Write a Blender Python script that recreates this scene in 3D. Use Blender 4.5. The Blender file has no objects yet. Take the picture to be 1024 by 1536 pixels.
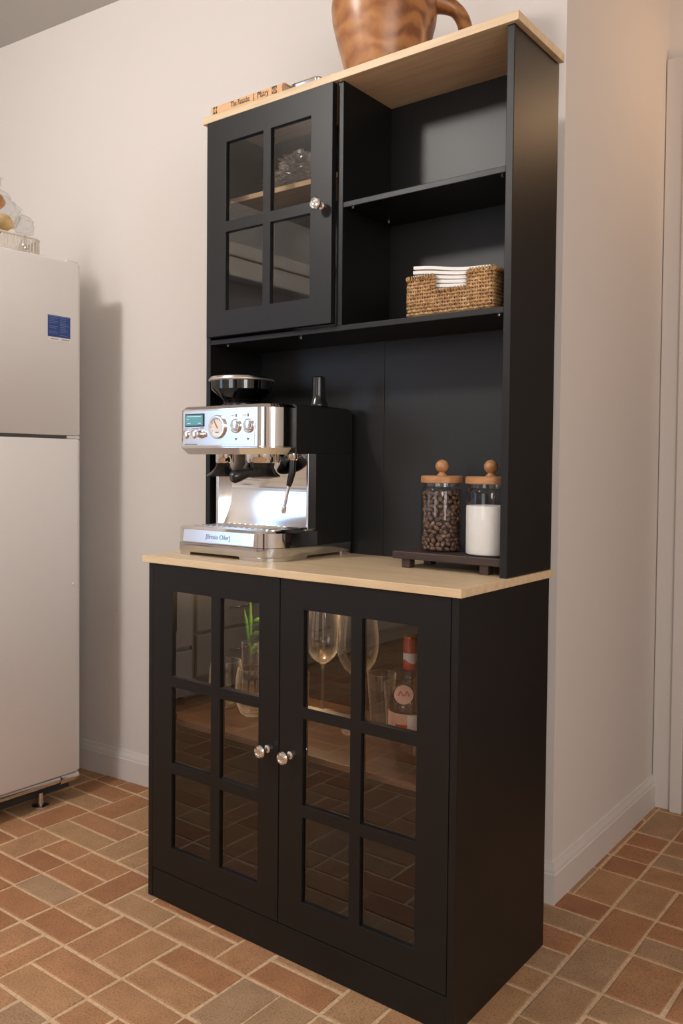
import bpy, bmesh, math, random
from mathutils import Vector, Matrix
random.seed(7)
C = bpy.context.scene.collection
sc = bpy.context.scene
PI = math.pi

# ------------------------------------------------------------------ materials
def newmat(name):
    m = bpy.data.materials.new(name); m.use_nodes = True
    nt = m.node_tree; b = nt.nodes['Principled BSDF']
    return m, nt, b
def pset(b, **k):
    for a, v in k.items():
        b.inputs[a.replace('_', ' ')].default_value = v
def noise(nt, scale, detail=3, stretch=(1, 1, 1), rough=.5, coord='Object'):
    tc = nt.nodes.new('ShaderNodeTexCoord'); mp = nt.nodes.new('ShaderNodeMapping')
    mp.inputs['Scale'].default_value = stretch
    n = nt.nodes.new('ShaderNodeTexNoise'); n.inputs['Scale'].default_value = scale
    n.inputs['Detail'].default_value = detail; n.inputs['Roughness'].default_value = rough
    nt.links.new(tc.outputs[coord], mp.inputs[0]); nt.links.new(mp.outputs[0], n.inputs['Vector'])
    return n
def ramp(nt, src, stops):
    r = nt.nodes.new('ShaderNodeValToRGB'); e = r.color_ramp.elements
    e[0].position, e[0].color = stops[0][0], (*stops[0][1], 1)
    e[1].position, e[1].color = stops[-1][0], (*stops[-1][1], 1)
    for p, c in stops[1:-1]:
        x = e.new(p); x.color = (*c, 1)
    nt.links.new(src, r.inputs[0]); return r
def bump(nt, b, src, strength=.2, dist=.002):
    k = nt.nodes.new('ShaderNodeBump'); k.inputs['Strength'].default_value = strength
    k.inputs['Distance'].default_value = dist
    nt.links.new(src, k.inputs['Height']); nt.links.new(k.outputs[0], b.inputs['Normal'])
def plain(name, col, rough=.5, metal=0, bs=0, bstr=.2, var=0, **k):
    m, nt, b = newmat(name); pset(b, Base_Color=(*col, 1), Roughness=rough, Metallic=metal, **k)
    if bs or var:
        n = noise(nt, bs or 20)
        if var:
            lo = tuple(c*(1-var) for c in col); hi = tuple(min(1, c*(1+var)) for c in col)
            r = ramp(nt, n.outputs[0], [(.3, lo), (.7, hi)]); nt.links.new(r.outputs[0], b.inputs['Base Color'])
        if bs: bump(nt, b, n.outputs[0], bstr)
    return m
def wood(name, cols, stretch, scale=6, rough=.5, bstr=.1, ringy=False):
    m, nt, b = newmat(name); pset(b, Roughness=rough)
    n = noise(nt, scale, 6, stretch, .6)
    if ringy:
        n2 = noise(nt, 9, 5, (1, 1, .5), .65); w = nt.nodes.new('ShaderNodeTexWave'); w.wave_type = 'RINGS'
        w.inputs['Scale'].default_value = 7; w.inputs['Distortion'].default_value = 9; w.inputs['Detail'].default_value = 3
        w.inputs['Detail Scale'].default_value = 1.6
        tc = nt.nodes.new('ShaderNodeTexCoord'); nt.links.new(tc.outputs['Object'], w.inputs['Vector'])
        mx = nt.nodes.new('ShaderNodeMix'); mx.inputs[0].default_value = .30
        nt.links.new(n2.outputs[0], mx.inputs[2]); nt.links.new(w.outputs['Fac'], mx.inputs[3]); src = mx.outputs[0]
    else: src = n.outputs[0]
    k = len(cols)
    r = ramp(nt, src, [(.25+.5*i/(k-1), c) for i, c in enumerate(cols)])
    nt.links.new(r.outputs[0], b.inputs['Base Color']); bump(nt, b, src, bstr, .001)
    return m
def thin_glass(name, tint=(1, 1, 1), ior=1.5, rough=0.0, base=0.0, edge=0.0):
    m, nt, b = newmat(name); nt.nodes.remove(b)
    out = nt.nodes['Material Output']
    t = nt.nodes.new('ShaderNodeBsdfTransparent'); t.inputs[0].default_value = (*tint, 1)
    g = nt.nodes.new('ShaderNodeBsdfGlossy'); g.inputs['Roughness'].default_value = rough
    f = nt.nodes.new('ShaderNodeFresnel'); f.inputs[0].default_value = ior
    a = nt.nodes.new('ShaderNodeMath'); a.operation = 'ADD'; a.inputs[1].default_value = base; a.use_clamp = True
    ge = nt.nodes.new('ShaderNodeNewGeometry'); sw = nt.nodes.new('ShaderNodeMix')
    sw.inputs[2].default_value = ior; sw.inputs[3].default_value = 1/ior
    nt.links.new(ge.outputs['Backfacing'], sw.inputs[0]); nt.links.new(sw.outputs[0], f.inputs[0])
    nt.links.new(f.outputs[0], a.inputs[0])
    mx = nt.nodes.new('ShaderNodeMixShader'); nt.links.new(a.outputs[0], mx.inputs[0])
    nt.links.new(t.outputs[0], mx.inputs[1]); nt.links.new(g.outputs[0], mx.inputs[2])
    last = mx
    if edge:
        lw = nt.nodes.new('ShaderNodeLayerWeight'); lw.inputs[0].default_value = .35
        pw = nt.nodes.new('ShaderNodeMath'); pw.operation = 'POWER'; pw.inputs[1].default_value = 2.2
        ml = nt.nodes.new('ShaderNodeMath'); ml.operation = 'MULTIPLY'; ml.inputs[1].default_value = edge
        nt.links.new(lw.outputs['Facing'], pw.inputs[0]); nt.links.new(pw.outputs[0], ml.inputs[0])
        tr = nt.nodes.new('ShaderNodeBsdfTranslucent'); tr.inputs[0].default_value = (.9, .9, .88, 1)
        df = nt.nodes.new('ShaderNodeBsdfDiffuse'); df.inputs[0].default_value = (.9, .9, .88, 1)
        m3 = nt.nodes.new('ShaderNodeMixShader'); nt.links.new(tr.outputs[0], m3.inputs[1]); nt.links.new(df.outputs[0], m3.inputs[2])
        last = nt.nodes.new('ShaderNodeMixShader'); nt.links.new(ml.outputs[0], last.inputs[0])
        nt.links.new(mx.outputs[0], last.inputs[1]); nt.links.new(m3.outputs[0], last.inputs[2])
    nt.links.new(last.outputs[0], out.inputs[0])
    return m

M = {}
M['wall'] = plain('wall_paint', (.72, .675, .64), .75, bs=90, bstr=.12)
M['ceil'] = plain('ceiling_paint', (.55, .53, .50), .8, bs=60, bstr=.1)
M['trim'] = plain('trim_paint', (.70, .66, .63), .42, bs=30, bstr=.05)
M['black'] = plain('black_satin', (.0058, .0057, .0058), .41, bs=900, bstr=.05, Specular_IOR_Level=.38)
M['blackint'] = plain('black_melamine', (.0088, .0086, .0088), .42, bs=900, bstr=.05)
M['walnut'] = wood('walnut_shelf', [(.055, .028, .017), (.085, .045, .027), (.12, .066, .038)], (1, 9, 9), 5, .35)
M['oak'] = wood('oak_top', [(.57, .405, .235), (.69, .52, .325), (.75, .60, .40)], (1.2, 16, 16), 4, .42)
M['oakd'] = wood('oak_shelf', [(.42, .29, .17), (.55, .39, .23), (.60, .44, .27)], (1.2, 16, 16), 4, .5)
M['olive'] = wood('olive_wood', [(.20, .070, .022), (.36, .145, .048), (.42, .185, .065), (.50, .24, .095)], (1, 1, .6), 5, .33, .03, True)
M['lid'] = wood('acacia_lid', [(.30, .13, .05), (.46, .22, .09), (.56, .30, .14)], (2, 14, 14), 6, .4)
M['stand'] = wood('dark_stained_wood', [(.022, .012, .010), (.045, .024, .018), (.07, .038, .028)], (1.5, 14, 14), 6, .5, .3)
M['chrome'] = plain('polished_steel', (.80, .79, .78), .07, 1)
M['steel'] = plain('brushed_steel', (.74, .73, .72), .2, 1)
M['panelsteel'] = plain('satin_steel', (.74, .75, .77), .19, 1)
M['rim'] = plain('rim_metal', (.72, .66, .58), .42, 1)
M['footsteel'] = plain('foot_steel', (.60, .61, .64), .16, 1)
M['nickel'] = plain('nickel', (.85, .83, .80), .12, 1)
M['plastic'] = plain('black_plastic', (.012, .012, .012), .22)
M['matteblk'] = plain('matte_black_shell', (.0085, .0085, .0085), .5, bs=700, bstr=.08)
M['dark'] = plain('dark_gap', (.02, .02, .02), .6)
M['gauge'] = plain('gauge_face', (.82, .80, .76), .35)
M['red'] = plain('red_mark', (.6, .05, .03), .4)
M['ink'] = plain('dark_ink', (.03, .03, .04), .6)
M['etch'] = plain('etched_grey', (.16, .18, .22), .5)
M['brownink'] = plain('brown_ink', (.05, .022, .01), .7)
mm, nt, b = newmat('lcd'); pset(b, Base_Color=(.07, .20, .23, 1), Roughness=.15, Emission_Color=(.10, .32, .36, 1), Emission_Strength=.5); M['lcd'] = mm
mm, nt, b = newmat('lcd_text'); pset(b, Base_Color=(.6, .8, .8, 1), Emission_Color=(.5, .8, .85, 1), Emission_Strength=.5); M['lcdt'] = mm
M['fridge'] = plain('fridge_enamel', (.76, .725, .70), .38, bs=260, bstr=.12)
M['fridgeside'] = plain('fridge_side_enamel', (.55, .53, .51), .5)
M['gasket'] = plain('gasket', (.10, .095, .09), .6)
M['blue'] = plain('blue_label', (.022, .06, .24), .4)
M['bluetxt'] = plain('pale_blue_text', (.20, .26, .45), .5)
M['paper'] = plain('white_paper', (.80, .77, .73), .8, bs=200, bstr=.2)
M['napkin'] = plain('napkin_paper', (.86, .84, .81), .85, bs=120, bstr=.4)
M['wicker'] = wood('wicker', [(.12, .055, .02), (.42, .24, .10), (.68, .45, .22)], (1, 1, 1), 70, .5, .3)
M['sugar'] = plain('white_sugar', (.82, .80, .78), .9, bs=700, bstr=.4)
M['bean'] = plain('roasted_bean', (.115, .058, .038), .33, var=.5, bs=60, bstr=.1)
M['beandark'] = plain('bean_core', (.02, .01, .008), .7)
M['glass'] = thin_glass('clear_glass', (.97, .97, .96), 1.5)
M['cup'] = thin_glass('glassware', (.95, .94, .92), 2.1, .03, .03, .85)
M['pane'] = thin_glass('door_glass', (.86, .83, .80), 1.62, 0.0, .05)
M['smoke'] = thin_glass('smoky_plastic', (.20, .19, .18), 1.6, .02, .04)
M['film'] = thin_glass('plastic_film', (.95, .95, .95), 1.55, .10, .02, .12)
M['film2'] = thin_glass('crumpled_film', (.92, .92, .92), 2.0, .12, .10, .5)
M['bread'] = plain('bread_crust', (.62, .30, .10), .7, var=.35, bs=18, bstr=.5)
M['bread2'] = plain('pale_bread_crust', (.78, .54, .24), .7, var=.3, bs=18, bstr=.5)
M['wire'] = plain('cream_wire', (.74, .67, .58), .4)
M['leaf'] = plain('green_leaf', (.09, .27, .035), .45, var=.3)
M['cap_red'] = plain('red_capsule', (.50, .035, .012), .3, var=.15)
M['liquor'] = thin_glass('liquor_glass', (.62, .50, .42), 1.55, 0, .03)
M['labelp'] = plain('pink_label', (.72, .42, .32), .45)
M['labelw'] = plain('white_label', (.75, .74, .74), .45)
M['gold'] = plain('gold_foil', (.80, .52, .20), .25, 1)
M['tan'] = plain('tan_book_cloth', (.70, .42, .22), .65, bs=250, bstr=.2, var=.08)
M['page'] = plain('book_pages', (.62, .52, .38), .8)
M['kitchen'] = plain('cream_cabinet_paint', (.62, .56, .49), .45)
M['kcounter'] = plain('grey_worktop', (.32, .29, .27), .3, var=.3, bs=30, bstr=0.01)
M['ovenglass'] = plain('dark_oven_glass', (.012, .011, .010), .08)
M['grout'] = plain('grout', (.64, .455, .285), .9, bs=140, bstr=.6, var=.18)
def brickmat():
    m, nt, b = newmat('brick_paver'); pset(b, Roughness=.72)
    at = nt.nodes.new('ShaderNodeAttribute'); at.attribute_name = 'brick'
    r = ramp(nt, at.outputs['Fac'], [(0, (.41, .180, .080)), (.3, (.49, .235, .108)), (.6, (.52, .285, .14)), (.85, (.50, .30, .155)), (1, (.47, .30, .175))])
    n = noise(nt, 240, 4, (1, 1, 1), .8); n2 = noise(nt, 16, 4)
    a = ramp(nt, n.outputs[0], [(.34, (.42, .38, .34)), (.50, (.95, .95, .95)), (.68, (1.0, 1.0, 1.0))])
    c = ramp(nt, n2.outputs[0], [(.3, (.80, .78, .76)), (.7, (1, 1, 1))])
    m1 = nt.nodes.new('ShaderNodeMix'); m1.data_type = 'RGBA'; m1.blend_type = 'MULTIPLY'; m1.inputs[0].default_value = 1
    m2 = nt.nodes.new('ShaderNodeMix'); m2.data_type = 'RGBA'; m2.blend_type = 'MULTIPLY'; m2.inputs[0].default_value = 1
    nt.links.new(r.outputs[0], m1.inputs[6]); nt.links.new(a.outputs[0], m1.inputs[7])
    nt.links.new(m1.outputs[2], m2.inputs[6]); nt.links.new(c.outputs[0], m2.inputs[7])
    nt.links.new(m2.outputs[2], b.inputs['Base Color']); bump(nt, b, n.outputs[0], .5, .0015)
    return m
M['brick'] = brickmat()

# ------------------------------------------------------------------ mesh helpers
def link(name, bm, mat, parent=None, smooth=False, bevel=0, seg=2, label=None, solid=0):
    me = bpy.data.meshes.new(name); bmesh.ops.recalc_face_normals(bm, faces=bm.faces[:])
    bm.to_mesh(me); bm.free()
    for x in (mat if isinstance(mat, (list, tuple)) else [mat]): me.materials.append(x)
    o = bpy.data.objects.new(name, me); C.objects.link(o)
    if parent is not None:
        o.parent = parent; o.matrix_parent_inverse = Matrix.Translation(-Vector(parent.location)) if not parent.parent else Matrix()
        if parent.type != 'EMPTY' and parent.parent is None: o.matrix_parent_inverse = Matrix()
    if smooth:
        for p in me.polygons: p.use_smooth = True
        if smooth != True: me.set_sharp_from_angle(angle=math.radians(smooth))
    if solid:
        s = o.modifiers.new('thickness', 'SOLIDIFY'); s.thickness = solid; s.offset = 0
    if bevel:
        w = o.modifiers.new('bevel', 'BEVEL'); w.width = bevel; w.segments = seg; w.limit_method = 'ANGLE'; w.angle_limit = math.radians(40)
        w.harden_normals = False
    if label: o['label'] = label
    return o
def tag(o, label, cat, group=None, kind=None):
    o['label'] = label; o['category'] = cat
    if group: o['group'] = group
    if kind: o['kind'] = kind
    return o
def struct(o): o['kind'] = 'structure'; return o
def root(name, loc, label, cat, group=None):
    o = bpy.data.objects.new(name, None); o.empty_display_size = .05; C.objects.link(o); o.location = loc
    return tag(o, label, cat, group)
def NB(): return bmesh.new()
def box(bm, x0, x1, y0, y1, z0, z1, mi=0):
    v = [bm.verts.new((x, y, z)) for x in (x0, x1) for y in (y0, y1) for z in (z0, z1)]
    for f in ((0, 1, 3, 2), (4, 6, 7, 5), (0, 4, 5, 1), (2, 3, 7, 6), (0, 2, 6, 4), (1, 5, 7, 3)):
        bm.faces.new([v[i] for i in f]).material_index = mi
    return v
def lathe(bm, prof, cx=0, cy=0, n=32, mi=0, cap=True, axis='z', origin=(0, 0, 0), rot=None):
    rings = []
    for r, z in prof:
        ring = []
        for i in range(n):
            a = 2*PI*i/n; p = Vector((r*math.cos(a), r*math.sin(a), z))
            if rot: p = rot @ p
            ring.append(bm.verts.new(p + Vector((cx, cy, 0)) + Vector(origin)))
        rings.append(ring)
    for a, b_ in zip(rings, rings[1:]):
        for i in range(n):
            bm.faces.new((a[i], a[(i+1) % n], b_[(i+1) % n], b_[i])).material_index = mi
    if cap:
        bm.faces.new(rings[0][::-1]).material_index = mi; bm.faces.new(rings[-1]).material_index = mi
def tube(bm, pts, r, n=8, mi=0, closed=False, cap=True):
    pts = [Vector(p) for p in pts]; N = len(pts); rings = []; up0 = None
    for i, p in enumerate(pts):
        if closed: t = pts[(i+1) % N]-pts[i-1]
        else: t = pts[min(i+1, N-1)]-pts[max(i-1, 0)]
        t = t.normalized() if t.length > 1e-9 else Vector((0, 0, 1))
        if up0 is None:
            up0 = Vector((0, 0, 1)) if abs(t.z) < .9 else Vector((1, 0, 0))
        s = t.cross(up0).normalized(); u = s.cross(t); up0 = u
        rr = r[i] if isinstance(r, (list, tuple)) else r
        rings.append([bm.verts.new(p + s*rr*math.cos(2*PI*k/n) + u*rr*math.sin(2*PI*k/n)) for k in range(n)])
    pr = list(zip(rings, rings[1:])) + ([(rings[-1], rings[0])] if closed else [])
    for a, b_ in pr:
        for k in range(n):
            bm.faces.new((a[k], a[(k+1) % n], b_[(k+1) % n], b_[k])).material_index = mi
    if cap and not closed:
        bm.faces.new(rings[0][::-1]).material_index = mi; bm.faces.new(rings[-1]).material_index = mi
def loft(bm, loops, mi=0, cap=True):
    R = [[bm.verts.new(p) for p in L] for L in loops]; n = len(R[0])
    for a, b_ in zip(R, R[1:]):
        for i in range(n): bm.faces.new((a[i], a[(i+1) % n], b_[(i+1) % n], b_[i])).material_index = mi
    if cap:
        bm.faces.new(R[0][::-1]).material_index = mi; bm.faces.new(R[-1]).material_index = mi
def prism(bm, pts, z0, z1, mi=0):
    loft(bm, [[(x, y, z0) for x, y in pts], [(x, y, z1) for x, y in pts]], mi)
def rrect(x0, x1, y0, y1, r, seg=6):
    """r: radii (x0y0, x1y0, x1y1, x0y1) as (rx, ry)"""
    out = []
    C4 = [(x0, y0, 1, 1, PI), (x1, y0, -1, 1, 1.5*PI), (x1, y1, -1, -1, 0), (x0, y1, 1, -1, .5*PI)]
    for (x, y, sx, sy, a0), (rx, ry) in zip(C4, r):
        cx, cy = x+sx*rx, y+sy*ry
        for k in range(seg+1):
            a = a0+.5*PI*k/seg; out.append((cx+rx*math.cos(a), cy+ry*math.sin(a)))
    return out
def inset(pts, d, cx=None, cy=None):
    cx = sum(p[0] for p in pts)/len(pts); cy = sum(p[1] for p in pts)/len(pts)
    w = (max(p[0] for p in pts)-min(p[0] for p in pts))/2; h = (max(p[1] for p in pts)-min(p[1] for p in pts))/2
    mx = (max(p[0] for p in pts)+min(p[0] for p in pts))/2; my = (max(p[1] for p in pts)+min(p[1] for p in pts))/2
    return [(mx+(x-mx)*(w-d)/w, my+(y-my)*(h-d)/h) for x, y in pts]
def gridpanel(bm, xs, zs, holes, y0, y1):
    """flat panel in XZ with rectangular holes (i, j cells)"""
    vd = {}
    def V(i, j, y):
        k = (i, j, y)
        if k not in vd: vd[k] = bm.verts.new((xs[i], y, zs[j]))
        return vd[k]
    nx, nz = len(xs)-1, len(zs)-1
    S = lambda i, j: 0 <= i < nx and 0 <= j < nz and (i, j) not in holes
    for i in range(nx):
        for j in range(nz):
            if not S(i, j): continue
            bm.faces.new((V(i, j, y0), V(i+1, j, y0), V(i+1, j+1, y0), V(i, j+1, y0)))
            bm.faces.new((V(i, j, y1), V(i, j+1, y1), V(i+1, j+1, y1), V(i+1, j, y1)))
            for (a, c, d, e) in ((-1, 0, (i, j), (i, j+1)), (1, 0, (i+1, j), (i+1, j+1)), (0, -1, (i, j), (i+1, j)), (0, 1, (i, j+1), (i+1, j+1))):
                if not S(i+a, j+c):
                    bm.faces.new((V(*d, y0), V(*d, y1), V(*e, y1), V(*e, y0)))
def board(name, dims, mat, parent, bev=.0012, label=None):
    bm = NB(); box(bm, *dims); return link(name, bm, mat, parent, bevel=bev, label=label)
def text(name, s, size, mat, parent, mw, ext=.0002, align='CENTER', bend=1.0):
    cu = bpy.data.curves.new(name, 'FONT'); cu.body = s; cu.size = size; cu.extrude = ext; cu.align_x = align; cu.align_y = 'CENTER'
    o = bpy.data.objects.new(name, cu); C.objects.link(o)
    bpy.context.view_layer.update()
    me = bpy.data.meshes.new_from_object(o); bpy.data.objects.remove(o)
    for v in me.vertices: v.co.x *= bend
    me.transform(mw); me.materials.clear(); me.materials.append(mat)
    q = bpy.data.objects.new(name, me); C.objects.link(q); q.parent = parent
    if parent.parent is None: q.matrix_parent_inverse = Matrix.Translation(-Vector(parent.location))
    return q
def facing_y(x, y, z): # text readable from -Y
    return Matrix.Translation((x, y, z)) @ Matrix.Rotation(PI/2, 4, 'X')

# ------------------------------------------------------------------ camera
fpx, yaw, pitch, roll = 1281.07, .6531, .0291, .0099
cam = bpy.data.cameras.new('camera'); co = bpy.data.objects.new('camera', cam); C.objects.link(co)
fwd = Vector((-math.sin(yaw)*math.cos(pitch), math.cos(yaw)*math.cos(pitch), -math.sin(pitch)))
rt = Vector((math.cos(yaw), math.sin(yaw), 0)); up = rt.cross(fwd)
R2 = rt*math.cos(roll)+up*math.sin(roll); U2 = -rt*math.sin(roll)+up*math.cos(roll)
mw = Matrix((R2, U2, -fwd)).transposed().to_4x4(); mw.translation = (1.6572, -1.3856, 1.0735)
co.matrix_world = mw
cam.sensor_fit = 'VERTICAL'; cam.sensor_height = 36; cam.lens = fpx/1536*36; cam.shift_y = -30.55/1536
cam.clip_start = .02
sc.camera = co

# ------------------------------------------------------------------ floor: individually laid brick pavers
XL = [-1.28, -1.18, -1.075, -.97, -.865, -.76, -.65, -.545, -.438, -.305, -.21, -.135, -.042, .031, .131, .232, .33, .43, .53, .63, .73, .835, .938, 1.042, 1.163]
while XL[-1] < 3.1: XL.append(XL[-1]+.103)
while XL[0] > -1.95: XL.insert(0, XL[0]-.103)
YL = [-.85, -.767, -.684, -.6, -.516, -.432, -.348, -.264, -.18, -.098, -.02, .061, .143, .225, .31, .402, .495, .583, .67, .76, .847, .95, 1.045, 1.145]
while YL[-1] < 3.0: YL.append(YL[-1]+.1)
while YL[0] > -3.95: YL.insert(0, YL[0]-.085)
ix = lambda x: min(range(len(XL)), key=lambda i: abs(XL[i]-x))
iy = lambda y: min(range(len(YL)), key=lambda i: abs(YL[i]-y))
known = [  # x0 y0 width height in cells
 (.031, -.348, 2, 1), (.031, -.264, 1, 2), (.131, -.264, 1, 2), (.232, -.264, 2, 1), (.232, -.18, 2, 1), (.232, -.348, 2, 1), (.031, -.432, 2, 1),
 (-.042, -.432, 1, 2), (-.135, -.432, 1, 2), (-.135, -.264, 2, 1), (-.135, -.18, 2, 1), (-.042, -.098, 2, 1), (-.135, -.098, 1, 2), (-.305, -.02, 2, 1),
 (-.305, -.098, 2, 1), (-.305, -.18, 2, 1), (-.305, -.264, 2, 1), (-.438, -.098, 1, 1), (-.438, -.02, 1, 1), (-.305, .061, 1, 2), (-.21, .061, 1, 2), (-.545, .061, 2, 1),
 (-.545, -.098, 1, 2), (.131, -.098, 2, 1), (-.042, -.02, 1, 2), (.232, -.432, 1, 1), (.33, -.432, 1, 2),
 (.938, .495, 1, 2), (.938, .67, 1, 2), (.938, .31, 1, 2), (.938, .143, 1, 2), (1.042, .31, 1, 2), (.73, .583, 2, 1), (.73, .495, 2, 1), (.73, .402, 2, 1), (.73, .31, 2, 1),
 (1.042, .495, 2, 1), (1.042, .583, 2, 1), (.835, .67, 1, 2), (.938, .847, 2, 1), (.835, .847, 1, 1), (.835, .95, 1, 1), (.938, .95, 2, 1), (.835, 1.045, 1, 1), (.938, 1.045, 1, 1), (1.042, 1.045, 2, 1)]
nx, ny = len(XL)-1, len(YL)-1
used = set(); bricks = []
def put(i, j, w, h):
    cells = [(i+a, j+c) for a in range(w) for c in range(h)]
    if any(q in used or q[0] >= nx or q[1] >= ny for q in cells): return False
    used.update(cells); bricks.append((i, j, w, h)); return True
for x, y, w, h in known: put(ix(x), iy(y), w, h)
i0, j0 = ix(.031), iy(-.264)
for j in range(ny):
    for i in range(nx):
        if (i, j) in used: continue
        blk = ((i-i0)//2 + (j-j0)//2) % 2 == 0
        for w, h in (((1, 2), (2, 1)) if blk else ((2, 1), (1, 2))) + ((1, 1),):
            if put(i, j, w, h): break
bm = NB(); lay = bm.loops.layers.float_color.new('brick')
g = .0042
for (i, j, w, h) in bricks:
    x0, x1, y0, y1 = XL[i]+g, XL[i+w]-g, YL[j]+g, YL[j+h]-g
    jt = lambda: random.uniform(-.0022, .0022)
    zt = random.uniform(-.0012, 0); dz = -.006; e = .0025
    cs = [(x0+jt(), y0+jt()), (x1+jt(), y0+jt()), (x1+jt(), y1+jt()), (x0+jt(), y1+jt())]
    cx, cy = (x0+x1)/2, (y0+y1)/2
    ins = [(x+(e if x < cx else -e), y+(e if y < cy else -e)) for x, y in cs]
    b0 = [bm.verts.new((*p, dz)) for p in cs]; b1 = [bm.verts.new((*p, zt-.0015)) for p in cs]; b2 = [bm.verts.new((*p, zt)) for p in ins]
    fs = [bm.faces.new(b2)]
    for k in range(4):
        fs.append(bm.faces.new((b0[k], b0[(k+1) % 4], b1[(k+1) % 4], b1[k]))); fs.append(bm.faces.new((b1[k], b1[(k+1) % 4], b2[(k+1) % 4], b2[k])))
    v = random.random()
    for f in fs:
        for l in f.loops: l[lay] = (v, v, v, 1)
box(bm, -1.98, 3.2, -3.95, 3.1, -.05, -.0028, 1)
for f in bm.faces:
    if len(f.verts) == 4 and f.material_index == 1: pass
struct(link('floor', bm, [M['brick'], M['grout']]))

# ------------------------------------------------------------------ shell
H = 2.63
def wpoly(name, pts, z0, z1, mat=M['wall']):
    bm = NB(); prism(bm, pts, z0, z1); return struct(link(name, bm, mat))
wy = lambda x: .598+.088*(x-.809)
wpoly('wall_back', [(-1.95, wy(-1.95)), (.809, .598), (.70, .70), (-1.95, wy(-1.95)+.1)], -.003, H)
wpoly('wall_right', [(.809, .598), (.809, 1.392), (.70, 1.392), (.70, .70)], -.003, H)
wpoly('wall_left', [(-2.05, -3.95), (-1.95, -3.95), (-1.95, .36), (-2.05, .36)], -.003, H)
wpoly('wall_hall', [(3.1, -3.95), (3.2, -3.95), (3.2, 1.40), (3.1, 1.40)], -.003, H)
bm = NB(); gridpanel(bm, [-2.05, -.3, .9, 3.2], [-.003, .85, 2.15, H], {(1, 1)}, -4.05, -3.95)
struct(link('wall_front', bm, M['wall']))
bm = NB(); gridpanel(bm, [.70, .905, 1.80, 3.2], [-.003, 2.32, H], {(1, 0)}, 1.392, 1.49)
struct(link('wall_far', bm, M['wall']))
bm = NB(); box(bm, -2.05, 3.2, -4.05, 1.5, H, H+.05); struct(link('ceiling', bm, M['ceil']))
# baseboards: profile (offset from wall, height)
prof = [(0, -.002), (.0125, -.002), (.0125, .072), (.0105, .0745), (.0105, .079), (.0085, .085), (.004, .094), (.0035, .099), (0, .1)]
def baseboard(name, path, nrm):
    bm = NB(); loops = []
    for (x, y), (a, c) in zip(path, nrm): loops.append([(x+a*d, y+c*d, z) for d, z in prof])
    loft(bm, loops); return struct(link(name, bm, M['trim'], smooth=35))
n1 = Vector((.088, -1)).normalized()
baseboard('baseboard_back', [(-1.95, wy(-1.95)), (.809, .598)], [(n1.x, n1.y), (1.05, -1)])
baseboard('baseboard_right', [(.809, .598), (.809, 1.392)], [(1.05, -1), (1, 0)])
# door casing and door at the end of the passage
bm = NB(); box(bm, .811, .868, 1.368, 1.392, -.002, 2.352); box(bm, .868, .905, 1.355, 1.392, -.002, 2.352)
box(bm, .905, 1.80, 1.360, 1.392, 2.29, 2.352); box(bm, 1.80, 1.88, 1.360, 1.392, -.002, 2.352)
struct(link('trim_1', bm, M['trim'], bevel=.003))
bm = NB(); gridpanel(bm, [.906, 1.02, 1.30, 1.40, 1.68, 1.799], [.004, .2, .95, 1.1, 2.1, 2.285], {(1, 1), (3, 1), (1, 3), (3, 3)}, 1.41, 1.445)
box(bm, 1.02, 1.68, 1.42, 1.435, .2, 2.1)
dr = struct(link('door_1', bm, M['walnut'], bevel=.003))
bm = NB(); lathe(bm, [(.008, 0), (.008, .03), (.022, .04), (.026, .055), (.018, .066)], n=20, rot=Matrix.Rotation(PI/2, 3, 'X'), origin=(1.74, 1.41, 1.0)); 
o = link('door_knob', bm, M['nickel'], dr, smooth=40)
# kitchen window behind the camera and one above the left worktop
bm = NB()
for a in ((-.3, .9, -.3+.05), ): pass
gridpanel(bm, [-.30, -.25, .275, .325, .85, .90], [.85, .90, 1.475, 1.525, 2.10, 2.15], {(i, j) for i in (1, 3) for j in (1, 3)}, -4.02, -3.97)
w1 = struct(link('window_1', bm, M['trim'], bevel=.003))
bm = NB(); box(bm, -.25, .85, -4.0, -3.995, .90, 2.10); link('pane', bm, M['glass'], w1)

bm = NB(); gridpanel(bm, [1.35, 1.49, 1.98, 2.12], [.0, .24, 1.0, 1.16, 1.95, 2.1], {(1, 1), (1, 3)}, -3.95, -3.91); box(bm, 1.49, 1.98, -3.945, -3.925, .24, 1.95)
struct(link('reflection_door', bm, M['walnut'], bevel=.004))  # unseen door, added to give the chrome a brown strip to mirror
# ------------------------------------------------------------------ hutch cabinet
W, D = .8742, .4023
hut = root('kitchen_hutch', (W/2, D/2, 0), 'tall black kitchen hutch with oak tops, glass doors and open shelves', 'cabinet')
K = M['black']; KI = M['blackint']
board('side_panel', (0, .016, 0, D, 0, .8332), K, hut)
board('side_panel', (W-.016, W, 0, D, 0, .8332), K, hut)
board('back_panel', (.016, W-.016, D-.006, D, .06, .833), KI, hut, 0)
board('bottom_panel', (.016, W-.016, .02, D-.006, .0725, .087), KI, hut)
board('plinth', (.016, W-.016, .0015, .017, 0, .0715), K, hut)
board('shelf', (.016, W-.016, .036, D-.006, .431, .445), M['walnut'], hut, label='brown wooden shelf inside the lower cabinet')
board('countertop', (-.016, .8833, -.009, D, .8332, .85), M['oak'], hut, .001, 'light oak counter slab')
board('side_panel', (.0033, .0185, .186, D, .85, 1.9585), K, hut)
board('side_panel', (.8607, .8772, .186, D, .85, 1.9585), K, hut)
board('divider', (.4335, .4497, .187, .381, 1.4006, 1.9585), K, hut)
board('shelf', (.0185, .8607, .187, .381, 1.3876, 1.4006), K, hut)
board('shelf', (.4497, .8607, .188, .381, 1.6692, 1.6823), K, hut)
board('shelf', (.0185, .4335, .235, .381, 1.762, 1.775), M['oakd'], hut, label='pale wooden shelf inside the upper glass cabinet')
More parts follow.
